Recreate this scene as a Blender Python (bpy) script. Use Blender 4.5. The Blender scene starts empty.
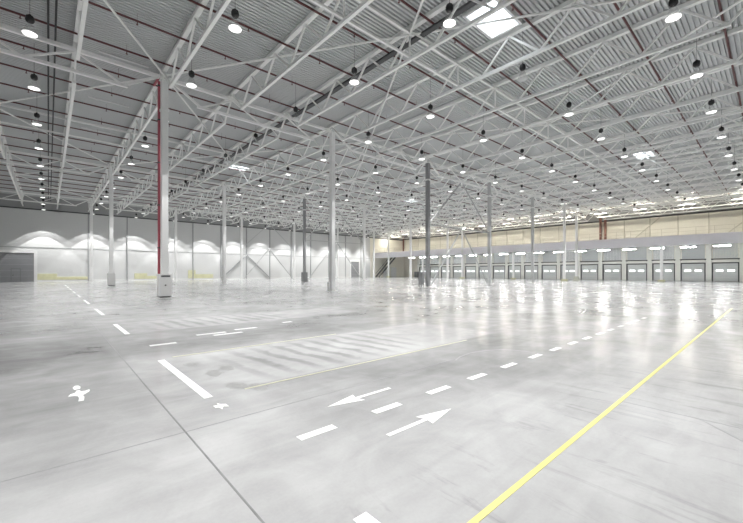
import bpy, bmesh, math, random
from mathutils import Vector, Matrix
random.seed(7)
S = bpy.context.scene
COL = S.collection

# ------------------------------------------------------------------ camera, sky, exposure
cam = bpy.data.objects.new('camera', bpy.data.cameras.new('camera'))
COL.objects.link(cam)
cam.location = (-5.0512, -23.8167, 1.518)
cam.rotation_euler = (math.pi / 2, 0, -0.729492)
cam.data.sensor_width = 36.0
cam.data.lens = 36.0 * 361.311 / 743.0
cam.data.shift_y = 10.6 / 743.0
cam.data.clip_end = 400
cam.data.clip_start = 0.05
S.camera = cam

world = bpy.data.worlds.new('overcast_sky')
S.world = world
world.use_nodes = True
bg = world.node_tree.nodes['Background']
bg.inputs[0].default_value = (0.90, 0.95, 1.0, 1)
bg.inputs[1].default_value = 6.0

S.view_settings.view_transform = 'Standard'
S.view_settings.look = 'None'
S.view_settings.exposure = 0.24
S.view_settings.gamma = 1.0
S.view_settings.use_curve_mapping = False
S.cycles.max_bounces = 10
S.cycles.diffuse_bounces = 6
S.cycles.glossy_bounces = 3
S.cycles.transparent_max_bounces = 8
S.cycles.sample_clamp_indirect = 6.0
S.cycles.use_denoising = True

HIGHBAY_WATTS = 1500.0
WARM_STRIP = 88.0
COOL_STRIP = 60.0

# ------------------------------------------------------------------ node helpers and materials
def new_mat(name):
    m = bpy.data.materials.new(name)
    m.use_nodes = True
    return m, m.node_tree, m.node_tree.nodes['Principled BSDF']

def paint(name, col, rough=0.5, metal=0.0, var=0.05, scale=3.0, spec=0.5):
    """Painted or cast surface with a little uneven tone."""
    m, t, b = new_mat(name)
    N, L = t.nodes, t.links
    tc = N.new('ShaderNodeTexCoord')
    nz = N.new('ShaderNodeTexNoise')
    nz.inputs['Scale'].default_value = scale
    nz.inputs['Detail'].default_value = 5
    mx = N.new('ShaderNodeMix'); mx.data_type = 'RGBA'
    mx.inputs[6].default_value = tuple(max(0, c * (1 - var)) for c in col) + (1,)
    mx.inputs[7].default_value = tuple(min(1, c * (1 + var)) for c in col) + (1,)
    L.new(tc.outputs['Object'], nz.inputs['Vector'])
    L.new(nz.outputs['Fac'], mx.inputs[0])
    L.new(mx.outputs[2], b.inputs['Base Color'])
    b.inputs['Roughness'].default_value = rough
    b.inputs['Metallic'].default_value = metal
    b.inputs['Specular IOR Level'].default_value = spec
    return m

def glow(name, col, strength):
    m, t, b = new_mat(name)
    b.inputs['Base Color'].default_value = (0.8, 0.8, 0.8, 1)
    b.inputs['Emission Color'].default_value = col + (1,)
    b.inputs['Emission Strength'].default_value = strength
    return m

M = {}
M['steel'] = paint('white_grey_steel_paint', (0.86, 0.865, 0.85), 0.42)
M['column'] = paint('column_paint', (0.84, 0.845, 0.84), 0.45)
M['column_dark'] = paint('dark_column_tone', (0.29, 0.295, 0.30), 0.45)  # darker grey tone for some column shafts
M['column_mid'] = paint('mid_grey_column_tone', (0.50, 0.505, 0.51), 0.45)  # mid grey tone for some shafts of the nearest row
M['brace'] = paint('grey_brace_paint', (0.45, 0.46, 0.46), 0.45)
M['deck'] = paint('galvanised_deck', (0.55, 0.565, 0.568), 0.45, 0.0, 0.06, 0.8)
M['pipe'] = paint('red_brown_pipe_paint', (0.10, 0.028, 0.028), 0.5)
M['red'] = paint('red_pipe_paint', (0.44, 0.10, 0.13), 0.45)
M['black'] = paint('black_lamp_housing', (0.012, 0.012, 0.013), 0.5)
M['dark'] = paint('dark_grey_metal', (0.06, 0.063, 0.066), 0.5)
M['cable'] = paint('black_busbar', (0.02, 0.022, 0.024), 0.55)
M['post'] = paint('grey_wall_post', (0.32, 0.33, 0.335), 0.5)
M['wall'] = paint('white_sandwich_panel', (0.60, 0.608, 0.605), 0.55, 0, 0.02, 0.3)
M['wall_up'] = paint('grey_upper_wall', (0.34, 0.345, 0.345), 0.6, 0, 0.05, 0.5)  # darker grey tone of the wall strips above the eave beams
M['beige'] = paint('beige_wall_panel', (0.80, 0.775, 0.69), 0.6, 0, 0.03, 0.3)
M['beige_post'] = paint('beige_wall_post', (0.58, 0.555, 0.48), 0.6)
M['brown'] = paint('red_brown_riser', (0.22, 0.10, 0.075), 0.5)
M['gate'] = paint('grey_gate_leaf', (0.24, 0.245, 0.255), 0.5, 0, 0.04)
M['gate_line'] = paint('gate_joint', (0.15, 0.153, 0.16), 0.5)
M['trim'] = paint('white_trim', (0.74, 0.745, 0.74), 0.5)
M['yellow'] = paint('pale_yellow_guard_paint', (0.62, 0.615, 0.40), 0.5, 0, 0.2, 2.0)
M['fascia'] = paint('lavender_grey_fascia', (0.87, 0.86, 0.90), 0.4, 0, 0.02)
M['soffit'] = paint('mezzanine_soffit', (0.40, 0.41, 0.42), 0.6)
M['leaf'] = paint('dock_door_leaf', (0.54, 0.56, 0.555), 0.5, 0, 0.04)
M['bay'] = paint('dock_bay_lit_panel', (0.80, 0.81, 0.80), 0.55, 0, 0.04)  # upper dock panels: lamp light painted into the colour, lit and unlit tones
M['bay_cream_lit'] = paint('dock_bay_cream_lit_panel', (0.78, 0.76, 0.64), 0.55, 0, 0.04)
M['bay_unlit'] = paint('dock_bay_unlit_panel', (0.48, 0.505, 0.51), 0.55, 0, 0.04)
M['pier'] = paint('dock_pier', (0.70, 0.705, 0.66), 0.6)
M['boxwhite'] = paint('white_guard_box', (0.72, 0.72, 0.715), 0.5)
M['boxgrey'] = paint('grey_guard_box', (0.22, 0.225, 0.23), 0.5)
M['concrete'] = paint('pedestal_concrete', (0.52, 0.52, 0.45), 0.8, 0, 0.1, 6)
M['disc'] = glow('lamp_disc', (1, 0.985, 0.96), 1.5)
M['disc_off'] = paint('unlit_lamp_glass', (0.55, 0.56, 0.56), 0.3)
M['warm'] = glow('warm_strip_diffuser', (1.0, 0.925, 0.80), WARM_STRIP)
M['cool'] = glow('cool_strip_diffuser', (1.0, 0.995, 0.97), COOL_STRIP)
M['doorwin'] = glow('daylit_door_window', (0.95, 0.98, 1.0), 1.6)
M['mark'] = paint('white_floor_paint', (0.84, 0.845, 0.845), 0.45, 0, 0.08, 9)
M['markworn'] = paint('worn_white_floor_paint', (0.64, 0.645, 0.645), 0.45, 0, 0.2, 14)
M['ymark'] = paint('yellow_floor_paint', (0.64, 0.60, 0.235), 0.45, 0, 0.16, 7)
M['ymarkworn'] = paint('faded_yellow_floor_paint', (0.55, 0.545, 0.40), 0.45, 0, 0.1, 5)
M['joint'] = paint('floor_joint_sealant', (0.20, 0.205, 0.205), 0.7, 0, 0.3, 6, 0.15)
M['rub'] = paint('rubbed_concrete', (0.31, 0.312, 0.312), 0.5, 0, 0.25, 12, 0.3)
M['scuff'] = paint('tyre_scuff', (0.27, 0.275, 0.28), 0.6, 0, 0.2, 8, 0.15)

def clear_reflector():
    m, t, b = new_mat('prismatic_clear_reflector')
    N, L = t.nodes, t.links
    out = N['Material Output']
    tr = N.new('ShaderNodeBsdfTransparent')
    mx = N.new('ShaderNodeMixShader'); mx.inputs[0].default_value = 0.14
    b.inputs['Base Color'].default_value = (0.62, 0.64, 0.64, 1)
    b.inputs['Roughness'].default_value = 0.2
    L.new(tr.outputs[0], mx.inputs[1]); L.new(b.outputs[0], mx.inputs[2]); L.new(mx.outputs[0], out.inputs[0])
    return m
M['clear'] = clear_reflector()

def skylight_pane():
    m, t, b = new_mat('opal_skylight_pane')
    N, L = t.nodes, t.links
    out = N['Material Output']
    tl = N.new('ShaderNodeBsdfTranslucent'); tl.inputs[0].default_value = (0.9, 0.92, 0.93, 1)
    tr = N.new('ShaderNodeBsdfTransparent')
    mx = N.new('ShaderNodeMixShader'); mx.inputs[0].default_value = 0.5
    L.new(tl.outputs[0], mx.inputs[1]); L.new(tr.outputs[0], mx.inputs[2]); L.new(mx.outputs[0], out.inputs[0])
    return m
M['pane'] = skylight_pane()

def floor_material():
    m, t, b = new_mat('polished_concrete')
    N, L = t.nodes, t.links
    tc = N.new('ShaderNodeTexCoord')
    sep = N.new('ShaderNodeSeparateXYZ'); L.new(tc.outputs['Object'], sep.inputs[0])
    def mapped(sx, sy):
        mp = N.new('ShaderNodeMapping'); mp.inputs['Scale'].default_value = (sx, sy, 1)
        L.new(tc.outputs['Object'], mp.inputs['Vector']); return mp.outputs[0]
    def noise(vec, scale, detail=4, rough=0.55, dist=0.0):
        n = N.new('ShaderNodeTexNoise'); n.inputs['Scale'].default_value = scale
        n.inputs['Detail'].default_value = detail; n.inputs['Roughness'].default_value = rough
        n.inputs['Distortion'].default_value = dist
        L.new(vec, n.inputs['Vector']); return n.outputs['Fac']
    def math_(op, a, c=None, clamp=False):
        n = N.new('ShaderNodeMath'); n.operation = op; n.use_clamp = clamp
        for i, v in enumerate((a, c)):
            if v is None: continue
            if isinstance(v, (int, float)): n.inputs[i].default_value = v
            else: L.new(v, n.inputs[i])
        return n.outputs[0]
    def band(v, lo, hi, soft):
        a = N.new('ShaderNodeMapRange'); a.interpolation_type = 'SMOOTHSTEP'
        a.inputs[1].default_value = lo - soft; a.inputs[2].default_value = lo + soft
        L.new(v, a.inputs[0])
        c = N.new('ShaderNodeMapRange'); c.interpolation_type = 'SMOOTHSTEP'
        c.inputs[1].default_value = hi - soft; c.inputs[2].default_value = hi + soft
        c.inputs[3].default_value = 1; c.inputs[4].default_value = 0
        L.new(v, c.inputs[0])
        return math_('MULTIPLY', a.outputs[0], c.outputs[0])
    big = noise(mapped(0.35, 0.5), 1.0, 3, 0.5, 0.4)
    mid = noise(mapped(1.0, 1.0), 1.6, 6, 0.6, 0.6)
    streak = noise(mapped(0.7, 5.0), 1.0, 5, 0.6, 0.5)
    fine = noise(mapped(1, 1), 40, 3, 0.6)
    v = math_('MULTIPLY', math_('SUBTRACT', big, 0.5), 0.40)
    v = math_('ADD', v, math_('MULTIPLY', math_('SUBTRACT', mid, 0.5), 0.22))
    v = math_('ADD', v, math_('MULTIPLY', math_('SUBTRACT', streak, 0.5), 0.12))
    v = math_('ADD', v, math_('MULTIPLY', math_('SUBTRACT', fine, 0.5), 0.05))
    # cleaned parking lane with rubbed tyre stripes (dirt with its own outline)
    sx, sy = sep.outputs['X'], sep.outputs['Y']
    lane = math_('MULTIPLY', band(sx, -3.35, 3.2, 0.35), band(sy, -19.15, -16.7, 0.06))
    lane2 = math_('MULTIPLY', band(sx, -3.4, 4.0, 0.6), band(sy, -13.2, -10.9, 0.08))
    lane = math_('MULTIPLY', math_('ADD', lane, lane2), 0.11)
    wob = math_('ADD', sx, math_('MULTIPLY', math_('SUBTRACT', mid, 0.5), 0.35))
    wob = math_('ADD', wob, math_('MULTIPLY', sy, 0.12))
    st = math_('SINE', math_('MULTIPLY', wob, 15.0))
    st = math_('MULTIPLY', math_('SUBTRACT', st, -0.15, True), band(sx, -2.8, 0.9, 0.6))
    st = math_('MULTIPLY', st, math_('ADD', band(sy, -18.9, -16.9, 0.35), band(sy, -13.0, -11.1, 0.3)))
    st = math_('MULTIPLY', st, math_('MULTIPLY', streak, 0.30))
    v = math_('ADD', v, lane)
    v = math_('SUBTRACT', v, st)
    # driven aisle bands and left floor area, a little darker
    aisle = math_('MULTIPLY', band(sx, -2.2, 3.0, 1.2), band(sy, -21.6, -19.4, 0.5))
    v = math_('SUBTRACT', v, math_('MULTIPLY', aisle, 0.10))
    aisle2 = math_('MULTIPLY', band(sx, -12, 5.0, 2.0), band(sy, -16.4, -13.2, 0.5))
    v = math_('SUBTRACT', v, math_('MULTIPLY', aisle2, 0.08))
    left = math_('MULTIPLY', band(sx, -16, -4.15, 0.15), band(sy, -19.2, -9.0, 1.2))
    v = math_('SUBTRACT', v, math_('MULTIPLY', left, 0.05))
    drag = noise(mapped(5.5, 0.9), 1.0, 5, 0.65, 0.8)
    drag = math_('MULTIPLY', math_('SUBTRACT', drag, 0.56, True), band(sy, -27, -22.0, 0.4))
    v = math_('SUBTRACT', v, math_('MULTIPLY', drag, 0.75))
    tot = math_('ADD', v, 0.395, True)
    cr = N.new('ShaderNodeCombineColor')
    L.new(math_('MULTIPLY', tot, 0.995), cr.inputs[0]); L.new(tot, cr.inputs[1]); L.new(math_('MULTIPLY', tot, 1.01), cr.inputs[2])
    L.new(cr.outputs[0], b.inputs['Base Color'])
    rg = math_('ADD', math_('MULTIPLY', mid, 0.20), 0.085)
    L.new(rg, b.inputs['Roughness'])
    b.inputs['Specular IOR Level'].default_value = 0.5
    return m
M['floor'] = floor_material()

# ------------------------------------------------------------------ mesh helpers
def box(bm, lo, hi, bevel=0.0):
    r = bmesh.ops.create_cube(bm, size=1.0)
    vs = r['verts']
    c = [(a + b) / 2 for a, b in zip(lo, hi)]; s = [b - a for a, b in zip(lo, hi)]
    for v in vs:
        v.co = Vector((v.co.x * s[0] + c[0], v.co.y * s[1] + c[1], v.co.z * s[2] + c[2]))
    if bevel:
        es = {e for v in vs for e in v.link_edges}
        bmesh.ops.bevel(bm, geom=list(es), offset=bevel, segments=2, affect='EDGES', profile=0.5)

def tube(bm, p, q, r, n=8, r2=None, square=False):
    p, q = Vector(p), Vector(q)
    d = q - p
    if square: n = 4
    res = bmesh.ops.create_cone(bm, cap_ends=True, segments=n, radius1=r, radius2=r if r2 is None else r2, depth=d.length)
    if square:
        bmesh.ops.rotate(bm, verts=res['verts'], cent=(0, 0, 0), matrix=Matrix.Rotation(math.pi / 4, 3, 'Z'))
    dn = d.normalized()
    if square and abs(dn.z) < 0.9999:
        # keep two faces of the hollow section upright
        side = dn.cross(Vector((0, 0, 1))).normalized(); up = side.cross(dn)
        R = Matrix((side, up, dn)).transposed()
        R = R.to_4x4()
    else:
        R = dn.to_track_quat('Z', 'Y').to_matrix().to_4x4()
    bmesh.ops.transform(bm, verts=res['verts'], matrix=Matrix.Translation((p + q) / 2) @ R)

def lathe(bm, prof, n=20):
    rings = []
    for r, z in prof:
        if r < 1e-5: rings.append([bm.verts.new((0, 0, z))])
        else: rings.append([bm.verts.new((r * math.cos(2 * math.pi * k / n), r * math.sin(2 * math.pi * k / n), z)) for k in range(n)])
    for a, b in zip(rings, rings[1:]):
        for k in range(n):
            k2 = (k + 1) % n
            f = [a[k % len(a)], a[k2 % len(a)], b[k2 % len(b)], b[k % len(b)]]
            u = []
            for w in f:
                if w not in u: u.append(w)
            if len(u) > 2: bm.faces.new(u)

def poly(bm, pts, z0, z1):
    lo = [bm.verts.new((x, y, z0)) for x, y in pts]; hi = [bm.verts.new((x, y, z1)) for x, y in pts]
    bm.faces.new(hi); bm.faces.new(lo[::-1])
    n = len(pts)
    for i in range(n): bm.faces.new((lo[i], lo[(i + 1) % n], hi[(i + 1) % n], hi[i]))

def mesh(name, fn, mat, smooth=False):
    bm = bmesh.new(); fn(bm)
    bmesh.ops.recalc_face_normals(bm, faces=bm.faces)
    me = bpy.data.meshes.new(name); bm.to_mesh(me); bm.free()
    me.materials.append(M[mat])
    if smooth:
        for p in me.polygons: p.use_smooth = True
        try: me.set_sharp_from_angle(angle=math.radians(40))
        except Exception: pass
    return me

def tag(o, label=None, cat=None, group=None, kind=None):
    for k, v in (('label', label), ('category', cat), ('group', group), ('kind', kind)):
        if v: o[k] = v
    return o

def obj(name, me, parent=None, loc=(0, 0, 0), rot=(0, 0, 0)):
    o = bpy.data.objects.new(name, me); COL.objects.link(o)
    o.location = loc; o.rotation_euler = rot
    if parent: o.parent = parent
    return o

def thing(name, loc, label, cat, group=None, rz=0):
    o = bpy.data.objects.new(name, None); COL.objects.link(o)
    o.empty_display_size = 0.2; o.location = loc; o.rotation_euler = (0, 0, rz)
    return tag(o, label, cat, group)

def struct(name, fn, mat, label=None, cat=None, loc=(0, 0, 0)):
    return tag(obj(name, mesh(name, fn, mat), None, loc), label, cat, None, 'structure')

def copy_tree(o, parent=None):
    c = o.copy(); COL.objects.link(c)
    if parent: c.parent = parent
    for ch in o.children: copy_tree(ch, c)
    return c

ORD = ('first second third fourth fifth sixth seventh eighth ninth tenth eleventh twelfth thirteenth fourteenth fifteenth sixteenth '
       'seventeenth eighteenth nineteenth twentieth twenty-first twenty-second twenty-third twenty-fourth twenty-fifth').split()

# ------------------------------------------------------------------ the hall
XL, XR, YB, YF = -14.0, 78.0, -32.0, 54.0      # left wall, dock wall, wall behind, far wall
DECK = 13.42
SKY = [(10.45, -15.0), (10.9, 16.6), (39.6, -15.0), (39.8, 16.6)]     # skylight centres
SKX, SKY_ = 1.15, 0.72                                                # half sizes

struct('floor', lambda bm: box(bm, (XL - .3, YB - .3, -0.3), (XR + .3, YF + .3, 0)), 'floor', 'polished pale grey concrete floor of the hall', 'floor')

def deck_fn(bm):
    """Trapezoidal steel sheet, ribs running across the trusses, with openings for the skylights."""
    p = 0.20; y = YB - 0.2; segs = []
    while y < YF + 0.2:
        for a, b, za, zb in ((0, .095, 0, 0), (.095, .115, 0, .11), (.115, .18, .11, .11), (.18, .20, .11, 0)):
            segs.append((y + a, y + b, DECK + za, DECK + zb))
        y += p
    xa, xb = XL - 0.2, XR + 0.2
    for y0, y1, z0, z1 in segs:
        cuts = [(sx - SKX, sx + SKX) for sx, sy in SKY if y0 > sy - SKY_ - .02 and y1 < sy + SKY_ + .02]
        cuts.sort(); x = xa
        for c0, c1 in cuts + [(xb, xb)]:
            bm.faces.new([bm.verts.new(v) for v in ((x, y0, z0), (c0, y0, z0), (c0, y1, z1), (x, y1, z1))])
            x = c1
struct('ceiling', deck_fn, 'deck', 'ribbed galvanised steel roof deck', 'ceiling')

struct('wall_far', lambda bm: box(bm, (XL, YF, 0), (64, YF + .25, 11.4)), 'wall', 'white panel wall at the far left with scalloped light', 'wall')
struct('wall_far_upper', lambda bm: box(bm, (XL, YF - .02, 11.4), (XR, YF + .25, 13.9)), 'wall_up', 'dark grey strip above the white far wall', 'wall')
struct('wall_far_beige', lambda bm: box(bm, (64, YF, 0), (XR, YF + .25, 11.4)), 'beige', 'beige end wall past the white panels', 'wall')
struct('wall_dock', lambda bm: box(bm, (XR, YB, 0), (XR + .25, YF + .25, 11.7)), 'beige', 'long beige wall above the loading docks', 'wall')
struct('wall_dock_upper', lambda bm: box(bm, (XR - .02, YB, 11.7), (XR + .25, YF, 13.9)), 'wall_up', 'dark strip above the beige dock wall', 'wall')
struct('wall_left', lambda bm: box(bm, (XL - .25, YB, 0), (XL, YF + .25, 13.9)), 'wall', 'white panel wall on the near left side', 'wall')
struct('wall_back', lambda bm: box(bm, (XL, YB - .25, 0), (XR, YB, 13.9)), 'wall', 'white panel wall behind the viewpoint', 'wall')

tn = 0
def trim(fn, mat, label=None, cat='trim'):
    global tn; tn += 1
    return struct('trim_%d' % tn, fn, mat, label, cat)

trim(lambda bm: box(bm, (XL, YF - .06, 5.36), (64, YF, 5.44)), 'post', 'thin grey joint strip halfway up the white wall')
trim(lambda bm: box(bm, (XL, YF - .14, 11.33), (XR, YF, 11.5)), 'dark', 'dark eave beam along the top of the far wall')
trim(lambda bm: box(bm, (XR - .16, YB, 11.55), (XR, YF, 11.8)), 'dark', 'dark eave beam along the top of the beige wall')
struct('baseboard_far', lambda bm: box(bm, (-6.6, YF - .08, 0), (56.4, YF, .28)), 'trim', 'low pale plinth along the white far wall', 'baseboard')
for k in range(-2, 12):
    x = 5.5 * k
    if -12 < x < -1: continue
    trim(lambda bm: box(bm, (x - .09, YF - .16, 0), (x + .09, YF, 11.33)), 'post', 'grey upright wall post, %s along the white wall from its left end' % ORD[k if k >= 0 else 0] if k >= 0 else None, 'wall post')
for x0, x1, zz in ((-6.5, -4.0, 1.25), (-4.0, 0.0, .75), (6.6, 8.6, 1.3), (8.6, 10.2, .8), (15.6, 17.0, 1.9), (17.0, 20.4, 1.1)):
    trim(lambda bm: box(bm, (x0, YF - .11, .28), (x1, YF - .004, zz), .02), 'yellow', None, 'kick plate')
# wall bracing on the far wall, an inverted V between wall posts
wb = thing('wall_bracing', (27.5, YF - .2, 0), 'dark inverted-V brace on the white wall beside a far column', 'bracing')
for s in (-1, 1):
    obj('diagonal', mesh('wall_diagonal', lambda bm: tube(bm, (0, 0, 5.3), (s * 5.4, 0, .25), .13, square=True), 'post'), wb)

# gates in the far wall
def gate(n, x0, x1, h, label, wicket):
    r = tag(thing('door_%d' % n, ((x0 + x1) / 2, YF, 0), label, 'gate'), kind='structure')
    w = (x1 - x0) / 2
    obj('leaf', mesh('gate_leaf', lambda bm: [box(bm, (-w, -.10, z), (w, -.02, z + h / 5 - .012), .004) for z in [h / 5 * i for i in range(5)]], 'gate'), r)
    def fr(bm):
        box(bm, (-w - .38, -.14, 0), (-w, -.0, h + .4)); box(bm, (w, -.14, 0), (w + .38, 0, h + .4)); box(bm, (-w, -.14, h), (w, 0, h + .4))
    obj('frame', mesh('gate_frame', fr, 'trim'), r)
    obj('head_seal', mesh('gate_head', lambda bm: box(bm, (-w, -.17, h - .12), (w, -.10, h)), 'gate_line'), r)
    if wicket:
        wd = obj('wicket_door', mesh('wicket', lambda bm: [box(bm, (a, -.125, b), (c, -.10, d)) for a, b, c, d in ((.05, .05, .1, 2.1), (1.05, .05, 1.1, 2.1), (.05, 2.05, 1.1, 2.1))], 'gate_line'), r)
        obj('handle', mesh('wicket_handle', lambda bm: tube(bm, (.18, -.17, 1.05), (.36, -.17, 1.05), .03), 'black'), wd)
gate(1, -12.0, -6.75, 4.5, 'wide dark grey sectional gate with wicket door in the white wall', True)
gate(2, 56.9, 59.7, 4.4, 'narrow grey gate at the far right end of the white wall', False)

# ------------------------------------------------------------------ dock side: doors, piers, mezzanine
dn = 2
def dock_door():
    r = thing('door_3', (XR, -18.3, 0), '', 'dock door')
    obj('leaf', mesh('dock_leaf', lambda bm: [box(bm, (-.09, -1.45, .03 + i * .6), (-.03, 1.45, .03 + i * .6 + .585), .006) for i in range(5)], 'leaf'), r)
    wme = mesh('door_window', lambda bm: box(bm, (-.115, -.42, 1.6), (-.08, .42, 1.92), .01), 'doorwin')
    for s in (-1, 1): obj('window_pane', wme, r, (0, s * .68, 0))
    gme = mesh('guide_rail', lambda bm: box(bm, (-.2, -.09, 0), (-.0, .09, 3.75)), 'dark')
    for s in (-1, 1): obj('guide_rail', gme, r, (0, s * 1.56, 0))
    obj('head_seal', mesh('head_seal', lambda bm: box(bm, (-.22, -1.6, 2.95), (-.0, 1.6, 3.14)), 'dark'), r)
    obj('lintel', mesh('lintel', lambda bm: box(bm, (-.24, -1.62, 3.14), (-.0, 1.62, 3.55)), 'pier'), r)
    obj('spring_shaft', mesh('spring_shaft', lambda bm: box(bm, (-.34, -1.7, 3.6), (-.0, 1.7, 3.78)), 'dark'), r)
    return r
proto = dock_door()
upper = {m: mesh('upper_panel', lambda bm: box(bm, (-.05, -1.5, 3.8), (0, 1.5, 6.4)), m) for m in ('bay', 'bay_cream_lit', 'bay_unlit')}
tones = ['bay_unlit', 'bay_cream_lit', 'bay_unlit', 'bay', 'bay_unlit', 'bay', 'bay_unlit', 'bay', 'bay_unlit', 'bay', 'bay']  # lamp-lit and unlit panels, painted in as separate colours
ndoor = 0
DOORS = [-22.3 + 4 * k for k in range(18)]
for k, y in enumerate(DOORS):
    o = proto if k == 0 else copy_tree(proto)
    o.name = 'door_%d' % (3 + k); o.location = (XR, y, 0); o['kind'] = 'structure'
    o['label'] = 'grey dock door with two bright windows, %s along the dock wall from its right end' % ORD[k]
    o['group'] = 'loading dock doors'
    tone = tones[(k - 0) % len(tones)]
    obj('upper_panel', upper[tone], o)
pme = mesh('pier', lambda bm: box(bm, (-.32, -.36, 0), (0, .36, 6.4), .02), 'pier')
for k in range(19):
    tn += 1
    tag(obj('trim_%d' % tn, pme, None, (XR, -24.3 + 4 * k, 0)), 'pale pier between dock doors, %s from the right end' % ORD[k], 'pier', 'dock piers', 'structure')
bme = mesh('beige_post', lambda bm: box(bm, (-.12, -.07, 7.0), (0, .07, 11.6)), 'beige_post')
for k in range(19):
    tn += 1
    tag(obj('trim_%d' % tn, bme, None, (XR, -24.3 + 4 * k, 0)), None, 'wall post', 'posts on the beige wall', 'structure')
for y0 in (-5.0, -17.6):
    tn += 1
    tag(obj('trim_%d' % tn, mesh('beige_brace', lambda bm: tube(bm, (-.1, 0, 7.0), (-.1, -4.8, 11.5), .1, square=True), 'beige_post'), None, (XR, y0, 0)), None, 'brace', None, 'structure')

struct('floor_mezzanine', lambda bm: box(bm, (66.0, YB, 6.45), (XR, YF, 6.95)), 'soffit', 'grey mezzanine slab over the loading docks', 'mezzanine')
trim(lambda bm: box(bm, (65.78, YB, 5.55), (66.0, YF, 7.08), .02), 'fascia', 'smooth lavender grey fascia along the mezzanine edge', 'fascia')
for k in range(10):
    trim(lambda bm: box(bm, (66.02, YB + 2 + 8 * k, 5.9), (XR, YB + 2.25 + 8 * k, 6.45)), 'soffit', None, 'beam')
gr = thing('guardrail', (65.95, 0, 7.08), 'thin metal guardrail along the mezzanine edge', 'railing')
obj('top_rail', mesh('top_rail', lambda bm: tube(bm, (0, YB + .1, 1.1), (0, YF - .1, 1.1), .025), 'beige_post'), gr)
obj('mid_rail', mesh('mid_rail', lambda bm: tube(bm, (0, YB + .1, .55), (0, YF - .1, .55), .018), 'beige_post'), gr)
rp = mesh('rail_post', lambda bm: tube(bm, (0, 0, 0), (0, 0, 1.1), .025), 'beige_post')
for k in range(42): obj('post', rp, gr, (0, -30 + 2 * k, 0))

# risers on the beige wall
for x, y, lab in ((XR - .35, -.35, 'left red-brown riser of the pair on the beige wall'), (XR - .35, -1.2, 'right red-brown riser of the pair on the beige wall'),
                  (XR - .5, YF - .4, 'brown riser in the far corner of the beige walls')):
    t = thing('riser_pipe', (x, y, 6.95), lab, 'pipe', 'risers above the mezzanine')
    obj('pipe', mesh('riser', lambda bm: tube(bm, (0, 0, 0), (0, 0, 5.4), .22, 12), 'brown', True), t)
    obj('flange', mesh('riser_flange', lambda bm: tube(bm, (0, 0, 0), (0, 0, .12), .32, 12), 'brown'), t)

# staircase up to the mezzanine at the far end
st = thing('staircase', (65.0, 52.0, 0), 'dark steel staircase rising to the mezzanine at the far end', 'staircase')
for s in (-.7, .7):
    obj('stringer', mesh('stringer', lambda bm: tube(bm, (0, s, .15), (7.0, s, 6.3), .2, square=True), 'dark'), st)
    obj('handrail', mesh('handrail', lambda bm: tube(bm, (0, s, 1.1), (7.0, s, 7.25), .06), 'dark'), st)
tr_me = mesh('tread', lambda bm: box(bm, (-.16, -.68, -.04), (.16, .68, .0)), 'dark')
for i in range(22): obj('tread', tr_me, st, (.2 + i * .31, 0, .3 + i * .272))

for i, (x, lab) in enumerate(((70.4, 'left white double door under the mezzanine end'), (73.5, 'right white double door under the mezzanine end'))):
    r = tag(thing('door_%d' % (30 + i), (x, YF, 0), lab, 'door'), kind='structure')
    obj('leaf', mesh('white_leaf', lambda bm: [box(bm, (a, -.1, .03), (a + 1.19, -.03, 2.95), .01) for a in (-1.2, .01)], 'trim'), r)
    obj('handle', mesh('door_handle', lambda bm: tube(bm, (.12, -.14, 1.05), (.3, -.14, 1.05), .03), 'dark'), r)
t = thing('dock_cabinet', (77.1, 47.7, 0), 'dark grey control cabinet standing by the far dock doors', 'cabinet')
obj('body', mesh('cab_body', lambda bm: box(bm, (-.4, -.7, .08), (.4, .7, 1.6), .03), 'dark'), t)
obj('plinth', mesh('cab_plinth', lambda bm: box(bm, (-.35, -.65, 0), (.35, .65, .08)), 'black'), t)
obj('door', mesh('cab_door', lambda bm: box(bm, (-.43, -.64, .16), (-.4, .64, 1.52), .01), 'boxgrey'), t)

# luminaires of the dock side
def strip(name, L_, W, mat, hang):
    r = thing(name, (0, 0, 0), '', 'lamp')
    obj('housing', mesh(name + '_housing', lambda bm: box(bm, (-W / 4, -L_ / 2 + .1, .08), (W / 4, L_ / 2 - .1, .14), .01), 'trim'), r)
    obj('diffuser', mesh(name + '_diffuser', lambda bm: box(bm, (-W / 2, -L_ / 2, 0), (W / 2, L_ / 2, .08), .02), mat), r)
    hm = mesh(name + '_hanger', lambda bm: tube(bm, (0, 0, .14), (0, 0, hang), .012, 6), 'dark')
    for s in (-1, 1): obj('hanger', hm, r, (0, s * L_ * .4, 0))
    return r
ws = strip('warm_strip_lamp', 2.2, .45, 'warm', 1.38)
for k in range(13):
    o = ws if k == 0 else copy_tree(ws)
    o.location = (70.0, -20.5 + 6 * k, 12.05)
    tag(o, 'warm glowing strip lamp under the roof by the beige wall, %s from the right end' % ORD[k], 'lamp', 'warm strip lamps along the beige wall')
cs = strip('dock_strip_lamp', 1.9, .26, 'cool', .9)
for k, y in enumerate(DOORS):
    o = cs if k == 0 else copy_tree(cs)
    o.location = (72.6, y, 5.55)
    tag(o, 'cool white strip lamp under the mezzanine, %s along the docks from the right end' % ORD[k], 'lamp', 'strip lamps under the mezzanine')

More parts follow.
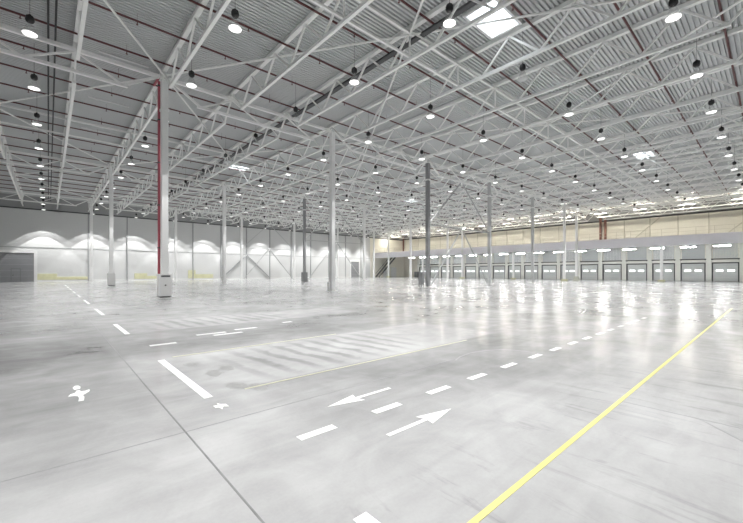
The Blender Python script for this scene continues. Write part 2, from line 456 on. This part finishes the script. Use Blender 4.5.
# ------------------------------------------------------------------ columns
TOPZ = 12.72
shaft = mesh('column_shaft', lambda bm: box(bm, (-.18, -.18, .04), (.18, .18, TOPZ - .02), .03), 'column')
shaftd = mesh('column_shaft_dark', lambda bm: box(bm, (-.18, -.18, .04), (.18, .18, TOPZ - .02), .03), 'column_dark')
shaftm = mesh('column_shaft_mid', lambda bm: box(bm, (-.18, -.18, .04), (.18, .18, TOPZ - .02), .03), 'column_mid')
basep = mesh('column_base', lambda bm: box(bm, (-.32, -.32, 0), (.32, .32, .04)), 'column')
capp = mesh('column_cap', lambda bm: box(bm, (-.24, -.24, TOPZ - .02), (.24, .24, TOPZ + .03)), 'steel')
collar = mesh('column_collar', lambda bm: box(bm, (-.21, -.21, 10.9), (.21, .21, 11.05), .01), 'column')
gboxw = mesh('guard_box_white', lambda bm: box(bm, (-.33, -.33, .12), (.33, .33, 1.4), .03), 'boxwhite')
gboxd = mesh('guard_box_dark', lambda bm: box(bm, (-.36, -.36, .05), (.36, .36, 1.5), .03), 'boxgrey')
plinth = mesh('guard_plinth', lambda bm: box(bm, (-.26, -.26, .04), (.26, .26, .12)), 'dark')
plate = mesh('guard_label', lambda bm: box(bm, (-.23, -.345, 1.24), (.23, -.328, 1.33)), 'dark')
latch = mesh('guard_latch', lambda bm: box(bm, (-.05, -.35, .72), (.03, -.328, .80)), 'dark')
ped = mesh('pedestal', lambda bm: tube(bm, (0, 0, 0), (0, 0, .75), .68, 4, .40), 'concrete')
ybase = mesh('yellow_guard', lambda bm: box(bm, (-.42, -.42, .04), (.42, .42, .32), .04), 'yellow')
RN = {0: 'near', 24: 'middle', 48: 'far'}
for Y in (0, 24, 48):
    for i, X in enumerate(range(0, 61, 12)):
        rowtxt = {0: 'the nearest row', 24: 'the second row', 48: 'the row by the white wall'}[Y]
        lab = 'grey painted square steel column, %s from the left in %s' % (ORD[i], rowtxt)
        if (X, Y) == (0, 0): lab = 'big near column with white guard box and red riser pipe'
        if (X, Y) == (0, 24): lab = 'left column of the second row with a white guard box at its foot'
        if (X, Y) == (24, 24): lab = 'column of the second row with a dark grey guard box at its foot'
        if (X, Y) == (24, 0): lab = 'dark grey square steel column, third from the left in the nearest row'
        if (X, Y) == (60, 0): lab = 'slim column with yellow foot guard standing just before the mezzanine'
        c = tag(thing('steel_column', (X, Y, 0), lab, 'column', 'steel columns of the hall'), kind='thing')
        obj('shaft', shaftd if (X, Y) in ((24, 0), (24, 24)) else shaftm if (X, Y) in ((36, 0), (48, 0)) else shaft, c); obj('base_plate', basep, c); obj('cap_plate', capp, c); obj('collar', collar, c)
        if (X, Y) in ((0, 0), (0, 24)):
            g = obj('guard_box', gboxw, c); g['label'] = 'white guard box'
            obj('guard_plinth', plinth, c)
            if Y == 0: obj('label_strip', plate, g); obj('latch', latch, g)
        if (X, Y) == (24, 24): obj('guard_box', gboxd, c)['label'] = 'dark grey guard box'
        if (X, Y) == (60, 0): obj('foot_guard', ybase, c)['label'] = 'yellow foot guard'
        if (X, Y) == (12, 0):
            obj('foot_bracket', mesh('foot_bracket', lambda bm: box(bm, (-.34, .0, .04), (-.19, .2, .72), .02), 'column'), c)
mtall = mesh('mezz_shaft_tall', lambda bm: box(bm, (-.18, -.18, .04), (.18, .18, 11.66), .03), 'column')
mshort = mesh('mezz_shaft', lambda bm: box(bm, (-.18, -.18, 0.04), (.18, .18, 5.55), .03), 'column')
for i, Y in enumerate(range(-12, 49, 12)):
    tall = Y in (0, 24, 48)
    c = tag(thing('mezzanine_column', (65.55 if tall else 65.9, Y, 0), 'grey column at the mezzanine edge, %s from the right' % ORD[i], 'column', 'columns along the mezzanine edge'), kind='thing')
    obj('shaft', mtall if tall else mshort, c); obj('base_plate', basep, c)
    if Y == 0: obj('pedestal', ped, c, rot=(0, 0, math.pi / 4))['label'] = 'pale flared pedestal'
    else: obj('foot_guard', ybase, c)['label'] = 'yellow foot guard'

t = thing('switch_cabinet', (23.4, .3, 0), 'dark grey switch cabinet on legs against the third near column', 'cabinet')
obj('body', mesh('sw_body', lambda bm: box(bm, (-.3, -.2, .25), (.22, .2, 1.55), .03), 'boxgrey'), t)
lg = mesh('sw_leg', lambda bm: box(bm, (-.03, -.03, 0), (.03, .03, .25)), 'dark')
for sx in (-.24, .16):
    for sy in (-.14, .14): obj('leg', lg, t, (sx, sy, 0))
obj('door', mesh('sw_door', lambda bm: box(bm, (-.26, -.22, .3), (.18, -.2, 1.5), .008), 'post'), t)

# red riser at the near column
t = thing('sprinkler_riser', (-.2, .345, 1.42), 'red sprinkler riser pipe climbing the big near column', 'pipe')
obj('pipe', mesh('riser_pipe', lambda bm: tube(bm, (0, 0, 0), (0, 0, 11.6), .08, 12), 'red', True), t)
cl = mesh('riser_clamp', lambda bm: box(bm, (-.09, -.162, 0), (.09, .09, .05)), 'dark')
for z in (1.5, 4, 6.5, 9, 11): obj('clamp', cl, t, (0, 0, z))
obj('elbow', mesh('riser_elbow', lambda bm: (tube(bm, (0, 0, 11.55), (.0, 1.38, 11.62), .07, 10), bmesh.ops.create_icosphere(bm, subdivisions=2, radius=.09, matrix=Matrix.Translation((0, 0, 11.58)))), 'red', True), t)

# ------------------------------------------------------------------ column bracing (two-level chevrons)
for X0, Y, lab in ((24, 0, 'white two-tier chevron bracing between the third and fourth near columns'),
                   (24, 24, 'white two-tier chevron bracing in the second row, behind the near columns'),
                   (24, 48, 'grey two-tier chevron bracing in the row by the white wall')):
    b = thing('column_bracing', (X0, Y, 0), lab, 'bracing', 'chevron bracing between columns')
    obj('strut', mesh('brace_strut', lambda bm: tube(bm, (.2, 0, 6.4), (11.8, 0, 6.4), .085, square=True), 'brace'), b)
    for s in (-1, 1):
        obj('lower_diagonal', mesh('lower_diag', lambda bm: tube(bm, (6 + s * 5.52, 0, .15), (6 + s * .15, 0, 6.3), .075, square=True), 'brace'), b)
        obj('upper_diagonal', mesh('upper_diag', lambda bm: tube(bm, (6 + s * 5.7, 0, 6.6), (6 + s * .2, 0, 11.6), .075, square=True), 'brace'), b)
    obj('gusset', mesh('gusset', lambda bm: box(bm, (5.7, -.02, 6.1), (6.3, .02, 6.65)), 'steel'), b)

# ------------------------------------------------------------------ roof steel
TC, BC = 13.31, 11.8      # chord centre heights
top24 = mesh('truss_top_chord', lambda bm: box(bm, (-.11, .02, TC - BC - .1), (.11, 23.98, TC - BC + .11), .01), 'steel')
bot24 = mesh('truss_bottom_chord', lambda bm: box(bm, (-.075, 1.4, -.075), (.075, 22.6, .075), .012), 'steel')
H = TC - BC
upd = mesh('web_rising', lambda bm: tube(bm, (0, 0, .0), (0, 1.5, H - .1), .062, square=True), 'steel')
dnd = mesh('web_falling', lambda bm: tube(bm, (0, 0, H - .1), (0, 1.5, .0), .062, square=True), 'steel')
def make_truss(nb, tme, bme_):
    r = thing('roof_truss', (0, 0, 0), '', 'roof truss')
    obj('top_chord', tme, r); obj('bottom_chord', bme_, r)
    for k in range(nb):
        obj('web_member', dnd, r, (0, 3 * k, 0)); obj('web_member', upd, r, (0, 3 * k + 1.5, 0))
    return r
tp = make_truss(8, top24, bot24)
first = True
for Y0, nm in ((-24, 'near'), (0, 'middle'), (24, 'far')):
    xs = [x for x in range(-8, 77, 4) if not (Y0 == -24 and x < -4)]
    for i, X in enumerate(xs):
        o = tp if first else copy_tree(tp); first = False
        o.location = (X, Y0, BC)
        at = ' over a column' if X % 12 == 0 and 0 <= X <= 60 else ''
        tag(o, 'white lattice roof truss%s, %s from the left in the %s bay' % (at, ORD[i], nm), 'roof truss', 'roof trusses of the %s bay' % nm)
top6 = mesh('end_top_chord', lambda bm: box(bm, (-.11, .02, TC - BC - .1), (.11, 5.95, TC - BC + .11)), 'steel')
bot6 = mesh('end_bottom_chord', lambda bm: box(bm, (-.075, 1.4, -.075), (.075, 5.95, .075)), 'steel')
ep = make_truss(2, top6, bot6); pass
for i, X in enumerate(range(-8, 77, 4)):
    o = ep if i == 0 else copy_tree(ep)
    o.location = (X, 48, BC)
    tag(o, 'short white truss end meeting the far wall top, %s from the left' % ORD[i], 'roof truss', 'short truss ends at the far wall')

# girders along the column rows
def girder(n):
    L_ = 12.0 * n
    r = thing('girder_truss', (0, 0, 0), '', 'girder')
    zt, zb = 12.85, 11.75
    obj('top_chord', mesh('girder_top', lambda bm: box(bm, (.25, -.1, zt - .09), (11.75, .1, zt + .09), .01), 'steel'), r)
    obj('bottom_chord', mesh('girder_bottom', lambda bm: box(bm, (1.8, -.08, zb - .08), (10.2, .08, zb + .08), .01), 'steel'), r)
    for a, b, w in ((.34, 2, .085), (4, 2, .062), (4, 6, .062), (8, 6, .062), (8, 10, .062), (11.66, 10, .085)):
        obj('web_member', mesh('girder_web', lambda bm: tube(bm, (a, 0, zt - .06), (b, 0, zb), w, square=True), 'steel'), r)
    sm = mesh('truss_seat', lambda bm: box(bm, (-.12, -.12, zt + .09), (.12, .12, TC - .1)), 'steel')
    for x in (4, 8): obj('truss_seat', sm, r, (x, 0, 0))
    return r
gp = girder(1); first = True
for Y in (0, 24, 48):
    for i, X in enumerate(range(-12, 61, 12)):
        o = gp if first else copy_tree(gp); first = False
        o.location = (X, Y, 0)
        tag(o, 'white girder truss across the hall on the %s column row, %s span from the left' % (RN[Y], ORD[i]), 'girder', 'girders on the %s column row' % RN[Y])

# mid-span bracing lines across the trusses
for Y, nm in ((-12, 'near'), (12, 'middle'), (36, 'far')):
    b = thing('bracing_line', (0, Y, BC), 'white strut line crossing the trusses at mid-span of the %s bay' % nm, 'bracing', 'mid-span strut lines')
    x0 = -4 if Y < 0 else -8
    obj('top_strut', mesh('mid_top', lambda bm: tube(bm, (x0, 0, H - .2), (76, 0, H - .2), .08, square=True), 'steel'), b)
    obj('bottom_tie', mesh('mid_bottom', lambda bm: tube(bm, (x0, .0, .13), (76, .0, .13), .07, square=True), 'steel'), b)
    pm = mesh('mid_post', lambda bm: tube(bm, (0, 0, .12), (0, 0, H - .2), .05, square=True), 'steel')
    for X in range(x0, 77, 4): obj('post', pm, b, (X + .0, 0.0, 0))

# diagonal roof bracing: one lattice per half bay
for Ya, Yb, nm in ((0, -12, 'second half of the near bay'), (0, 12, 'first half of the middle bay'), (-24, -12, 'first half of the near bay'),
                   (24, 12, 'second half of the middle bay'), (24, 36, 'first half of the far bay'), (48, 36, 'second half of the far bay')):
    b = thing('roof_bracing', (0, Ya, 13.0), 'white zigzag of diagonal roof braces over the ' + nm, 'bracing', 'zigzag roof bracing')
    dy = Yb - Ya
    r1 = mesh('brace_rod', lambda bm: tube(bm, (0, 0, 0), (8, dy, 0), .055, 8), 'steel')
    r2 = mesh('brace_rod', lambda bm: tube(bm, (0, 0, 0), (-8, dy, 0), .055, 8), 'steel')
    for X in range(0, 77, 16):
        if X + 8 < 78: obj('brace_rod', r1, b, (X, 0, 0))
        if X - 8 >= -8: obj('brace_rod', r2, b, (X, 0, 0))

# ------------------------------------------------------------------ pipes, trays
spm = mesh('sprinkler_line', lambda bm: tube(bm, (-10, 0, 0), (77.6, 0, 0), .048, 10), 'pipe', True)
hm = mesh('sprinkler_head', lambda bm: (tube(bm, (0, 0, -.05), (0, 0, -.16), .022, 6), tube(bm, (0, 0, -.16), (0, 0, -.175), .05, 8)), 'pipe')
hg = mesh('pipe_hanger', lambda bm: tube(bm, (0, 0, .045), (0, 0, .35), .006, 6), 'pipe')
for i in range(24):
    y = -22.2 + 3 * i
    t = thing('sprinkler_pipe', (0, y, 13.09), 'red-brown sprinkler pipe crossing under the roof deck, %s from the near end' % ORD[i], 'pipe', 'sprinkler pipes under the roof')
    obj('pipe', spm, t)
    if y < 22:
        for k in range(14): obj('sprinkler_head', hm, t, (-6 + 4 * k, 0, 0))
        for k in range(7): obj('pipe_hanger', hg, t, (-2 + 8 * k, 0, 0))
t = thing('cable_tray', (8.42, 0, 12.945), 'long dark cable tray running beside a roof truss towards the far wall', 'cable tray')
obj('tray', mesh('tray', lambda bm: (box(bm, (-.15, YB + 4, 0), (.15, YF - .1, .02)), box(bm, (-.15, YB + 4, 0), (-.13, YF - .1, .09)), box(bm, (.13, YB + 4, 0), (.15, YF - .1, .09))), 'dark'), t)
obj('cable_bundle', mesh('bundle', lambda bm: [tube(bm, (x, YB + 4.1, .05), (x, YF - .2, .05), .03, 6) for x in (-.07, 0, .07)], 'cable'), t)
for x, lab in ((-5.06, 'left black busbar of the pair running to the far wall'), (-4.80, 'right black busbar of the pair running to the far wall')):
    t = thing('busbar', (x, 0, 12.99), lab, 'busbar', 'busbar pair at the left')
    obj('bar', mesh('bar', lambda bm: box(bm, (-.04, -23.5, -.04), (.04, YF - .05, .04), .01), 'cable'), t)
    hb = mesh('bus_hanger', lambda bm: tube(bm, (0, 0, .04), (0, 0, .45), .012, 6), 'dark')
    for k in range(13): obj('hanger', hb, t, (0, -22 + 6 * k, 0))
for y, lab in ((.25, 'slim white batten under the roof left of the near column'), (7.0, 'slim white batten under the roof, second one going back'), (14.0, 'slim white batten under the roof, third one going back')):
    t = thing('batten', (-1.9, y, 13.28), lab, 'batten', 'slim battens under the roof')
    obj('body', mesh('batten_body', lambda bm: box(bm, (-1.15, -.05, 0), (1.15, .05, .07), .01), 'trim'), t)
    bh = mesh('batten_clip', lambda bm: box(bm, (-.03, -.02, .07), (.03, .02, .15)), 'trim')
    for s in (-.8, .8): obj('clip', bh, t, (s, 0, 0))

# ------------------------------------------------------------------ skylights
for i, (sx, sy) in enumerate(SKY):
    lab = ['big bright skylight at the top of the photo, right of the middle', 'bright skylight above and behind the near column',
           'bright skylight in the right half of the roof', 'small distant skylight between the second and third near columns'][i]
    t = thing('skylight', (sx, sy, DECK), lab, 'skylight', 'roof skylights')
    def curb(bm):
        a, b = SKX, SKY_
        for lo, hi in (((-a - .1, -b - .1, -.14), (-a + .02, b + .1, .45)), ((a - .02, -b - .1, -.14), (a + .1, b + .1, .45)),
                       ((-a + .02, -b - .1, -.14), (a - .02, -b + .02, .45)), ((-a + .02, b - .02, -.14), (a - .02, b + .1, .45))):
            box(bm, lo, hi)
    obj('curb', mesh('curb', curb, 'trim'), t)
    obj('pane', mesh('pane', lambda bm: box(bm, (-SKX + .02, -SKY_ + .02, .36), (SKX - .02, SKY_ - .02, .38)), 'pane'), t)
    obj('glazing_bar', mesh('glazing_bar', lambda bm: box(bm, (-.05, -SKY_ + .02, .28), (.0, SKY_ - .02, .36)), 'trim'), t)

# ------------------------------------------------------------------ high-bay lamps
LZ = 11.06
def beam(name, watts, edge):
    """High-bay beam: rises from the axis to a cut-off at 36 degrees, then a weaker ring to 44 degrees."""
    spot = bpy.data.lights.new(name, 'SPOT')
    spot.energy = watts
    spot.spot_size = math.radians(88)
    spot.spot_blend = 0.0
    spot.shadow_soft_size = 0.03
    spot.color = (1.0, 0.99, 0.975)
    spot.use_nodes = True
    nt = spot.node_tree
    N, L = nt.nodes, nt.links
    tcn = N.new('ShaderNodeTexCoord'); sp = N.new('ShaderNodeSeparateXYZ')
    ab = N.new('ShaderNodeMath'); ab.operation = 'ABSOLUTE'
    core = N.new('ShaderNodeMapRange')      # axis 1 -> edge value
    core.inputs[1].default_value = 1.0; core.inputs[2].default_value = math.cos(math.radians(36))
    core.inputs[3].default_value = 1.0; core.inputs[4].default_value = edge
    cut = N.new('ShaderNodeMapRange')
    cut.inputs[1].default_value = math.cos(math.radians(36.6)); cut.inputs[2].default_value = math.cos(math.radians(35.6))
    cut.inputs[3].default_value = 0.30; cut.inputs[4].default_value = 1.0
    mul = N.new('ShaderNodeMath'); mul.operation = 'MULTIPLY'
    L.new(tcn.outputs['Normal'], sp.inputs[0]); L.new(sp.outputs['Z'], ab.inputs[0])
    L.new(ab.outputs[0], core.inputs[0]); L.new(ab.outputs[0], cut.inputs[0])
    L.new(core.outputs[0], mul.inputs[0]); L.new(cut.outputs[0], mul.inputs[1])
    L.new(mul.outputs[0], N['Emission'].inputs['Strength'])
    return spot
spot = beam('highbay_beam', HIGHBAY_WATTS, 1.0)
spot_end = beam('highbay_end_row_beam', HIGHBAY_WATTS * 1.75, 1.2)

gear = mesh('gear_housing', lambda bm: lathe(bm, [(0, .80), (.04, .80), (.05, .75), (.12, .73), (.145, .66), (.145, .56), (.11, .49), (.06, .46), (0, .46)], 16), 'black', True)
refl = mesh('reflector', lambda bm: lathe(bm, [(.06, .46), (.10, .40), (.15, .28), (.20, .15), (.24, .02), (.247, .0)], 24), 'clear', True)
disc = mesh('lamp_disc', lambda bm: lathe(bm, [(0, .035), (.237, .035), (.237, .015), (.14, -.01), (0, -.02)], 24), 'disc', True)
disc_off = mesh('lamp_disc_unlit', lambda bm: lathe(bm, [(0, .035), (.237, .035), (.237, .015), (.14, -.01), (0, -.02)], 24), 'disc_off', True)
wire = mesh('suspension_wire', lambda bm: tube(bm, (0, 0, .79), (0, 0, DECK - LZ + .03), .008, 5), 'dark')
lp = thing('highbay_lamp', (0, 0, LZ), '', 'lamp')
obj('gear_housing', gear, lp); rf_ = obj('reflector', refl, lp); obj('diffuser', disc, rf_); obj('suspension_wire', wire, lp)
lo = bpy.data.objects.new('beam', spot); COL.objects.link(lo); lo.parent = lp; lo.location = (0, 0, -.06)
first = True
LY = [-27.05 + 5.8 * k for k in range(6)] + [8.1 + 6.15 * k for k in range(8)]
for j in range(-1, 11):
    for i in range(14):
        X, Y = 0.42 + 6.03 * j, LY[i]
        o = lp if first else copy_tree(lp); first = False
        o.location = (X, Y, LZ)
        if i == 13:
            for ch in o.children:
                if ch.type == 'LIGHT': ch.data = spot_end
        off = (j == 1 and -9 < Y < 40) or (j == 2 and i == 2)
        if off:
            for ch in list(o.children):
                if ch.type == 'LIGHT': bpy.data.objects.remove(ch)
                else:
                    for d in ch.children: d.data = disc_off
        tag(o, 'unlit black-topped high-bay lamp, %s from the near end, %s row from the left' % (ORD[i], ORD[j + 1]) if off else 'black-topped high-bay lamp, %s from the near end, %s row from the left' % (ORD[i], ORD[j + 1]), 'lamp', 'high-bay lamps')

# ------------------------------------------------------------------ floor joints and markings
ZM = 0.003
def mark(name, pts, mat, label, cat, z=ZM, group=None):
    o = obj(name, mesh(name, lambda bm: poly(bm, pts, 0.0, z), mat))
    return tag(o, label, cat, group, 'structure' if mat in ('joint', 'scuff', 'rub') else 'thing')
def rect(x0, x1, y0, y1): return [(x0, y0), (x1, y0), (x1, y1), (x0, y1)]

mark('floor_joint', rect(-4.088, -4.074, YB + .1, 52), 'joint', 'dark floor joint running away towards the white wall', 'floor joint', .0012)
mark('floor_joint', rect(XL + .1, 0.3, -20.085, -20.073), 'scuff', 'thin floor joint crossing the lane before the arrows', 'floor joint', .0012)
mark('floor_joint', rect(-.036, -.024, YB + .1, -22.62), 'scuff', 'thin floor joint at the lower right', 'floor joint', .0012)
mark('floor_joint', [(-.03, -23.28), (-.01, -23.28), (-.42, -23.66), (-.44, -23.64)], 'scuff', 'short slanting floor joint at the right edge', 'floor joint', .0012)
mark('floor_line', rect(-9.0, 16.2, -22.617, -22.572), 'ymark', 'long yellow line on the floor at the right', 'floor line')
mark('floor_line', rect(-3.15, 1.9, -19.24, -19.205), 'ymarkworn', 'faded yellow lane edge, the nearer one', 'floor line')
mark('floor_line', rect(-3.4, 0.2, -16.66, -16.62), 'ymarkworn', 'faded yellow lane edge, the farther one', 'floor line')
for i, (a, b) in enumerate(((-3.35, -2.95), (-2.43, -2.03), (-1.51, -1.09), (-.60, -.2), (.33, .74), (1.3, 1.71), (2.2, 2.6), (3.12, 3.52), (3.98, 4.4), (4.9, 5.35),
                            (5.8, 6.2), (6.7, 7.1), (7.6, 8.0), (8.5, 8.9), (9.4, 9.8))):
    mark('lane_dash', rect(a, b, -20.97, -20.875), 'mark' if i < 10 else 'markworn', 'white lane dash before the dock side, %s from the left' % ORD[i], 'lane dash', ZM, 'white dashes of the cross lane')
mark('lane_dash', rect(-3.66, -3.555, -24.6, -22.09), 'mark', 'white dash cut off by the bottom edge of the photo', 'lane dash')
for i, (a, b) in enumerate(((-19.25, -16.76), (-13.25, -11.0), (-8.0, -5.1), (-2.1, 1.35), (4.4, 7.2), (10, 13), (16, 19), (22, 25), (28, 31))):
    mark('lane_dash', rect(-3.66, -3.555, a, b), 'mark' if i < 4 else 'markworn', 'long white dash of the line towards the white wall, %s going back' % ORD[i], 'lane dash', ZM, 'white dashes towards the white wall')
for i, (a, b, y) in enumerate(((-3.5, -3.0, -15.3), (-2.4, -1.7, -14.6), (-2.1, -1.4, -14.9), (-1.4, -.8, -14.4), (.2, .5, -14.0))):
    mark('lane_dash', rect(a, b, y, y + .14), 'markworn', 'worn white paint dash beyond the parking lane, %s from the left' % ORD[i], 'lane dash', ZM, 'worn dashes beyond the lane')
mark('floor_arrow', [(-2.71, -20.455), (-2.25, -20.565), (-2.28, -20.475), (-1.72, -20.475), (-1.72, -20.425), (-2.28, -20.425), (-2.25, -20.335)], 'mark', 'white floor arrow pointing left', 'floor arrow')
mark('floor_arrow', [(-1.72, -21.415), (-2.18, -21.305), (-2.15, -21.39), (-2.70, -21.39), (-2.70, -21.44), (-2.15, -21.44), (-2.18, -21.525)], 'mark', 'white floor arrow pointing right', 'floor arrow')
def stub(bm):
    poly(bm, [(-4.79, -18.36), (-4.74, -18.37), (-4.725, -18.22), (-4.735, -18.12), (-4.70, -18.06), (-4.66, -17.98), (-4.655, -17.90), (-4.70, -17.93), (-4.745, -17.94),
              (-4.75, -17.86), (-4.785, -17.85), (-4.80, -17.95), (-4.85, -17.99), (-4.875, -18.08), (-4.82, -18.09), (-4.785, -18.13), (-4.775, -18.22)], 0, ZM)
    poly(bm, [(-4.805, -17.80), (-4.745, -17.79), (-4.735, -17.70), (-4.755, -17.60), (-4.79, -17.59), (-4.815, -17.68)], 0, ZM)
tag(obj('floor_arrow', mesh('stub_arrow', stub, 'mark')), 'small worn white arrow standing alone on the left', 'floor arrow', None, 'thing')
mark('floor_star', [(-3.66, -19.57), (-3.61, -19.58), (-3.60, -19.51), (-3.575, -19.57), (-3.53, -19.60), (-3.53, -19.70), (-3.58, -19.66), (-3.62, -19.74), (-3.625, -19.66), (-3.66, -19.64)],
     'mark', 'small white star-shaped paint blot by the long dash', 'paint blot')
# rubbed patches and a curved tyre mark
for i, (x, y, r) in enumerate(((-3.18, -19.0, .13), (-2.98, -19.25, .12), (-3.2, -18.2, .13), (-2.95, -18.0, .12), (-3.3, -17.4, .10))):
    pts = [(x + r * (.75 + .35 * random.random()) * math.cos(a), y + r * (1.2 + .5 * random.random()) * math.sin(a)) for a in [2 * math.pi * k / 26 for k in range(26)]]
    mark('rubbed_patch', pts, 'rub', None, 'rubbed patch', .0008)
arc = [(.18, -20.13), (.45, -20.03), (.85, -19.98), (1.25, -20.05), (1.55, -20.2), (1.72, -20.42), (1.78, -20.7)]
bm_pts = [(x, y) for x, y in arc] + [(x - .02, y - .03) for x, y in arc[::-1]]
mark('tyre_mark', bm_pts, 'scuff', 'faint curved tyre mark near the dashes', 'tyre mark', .0008)
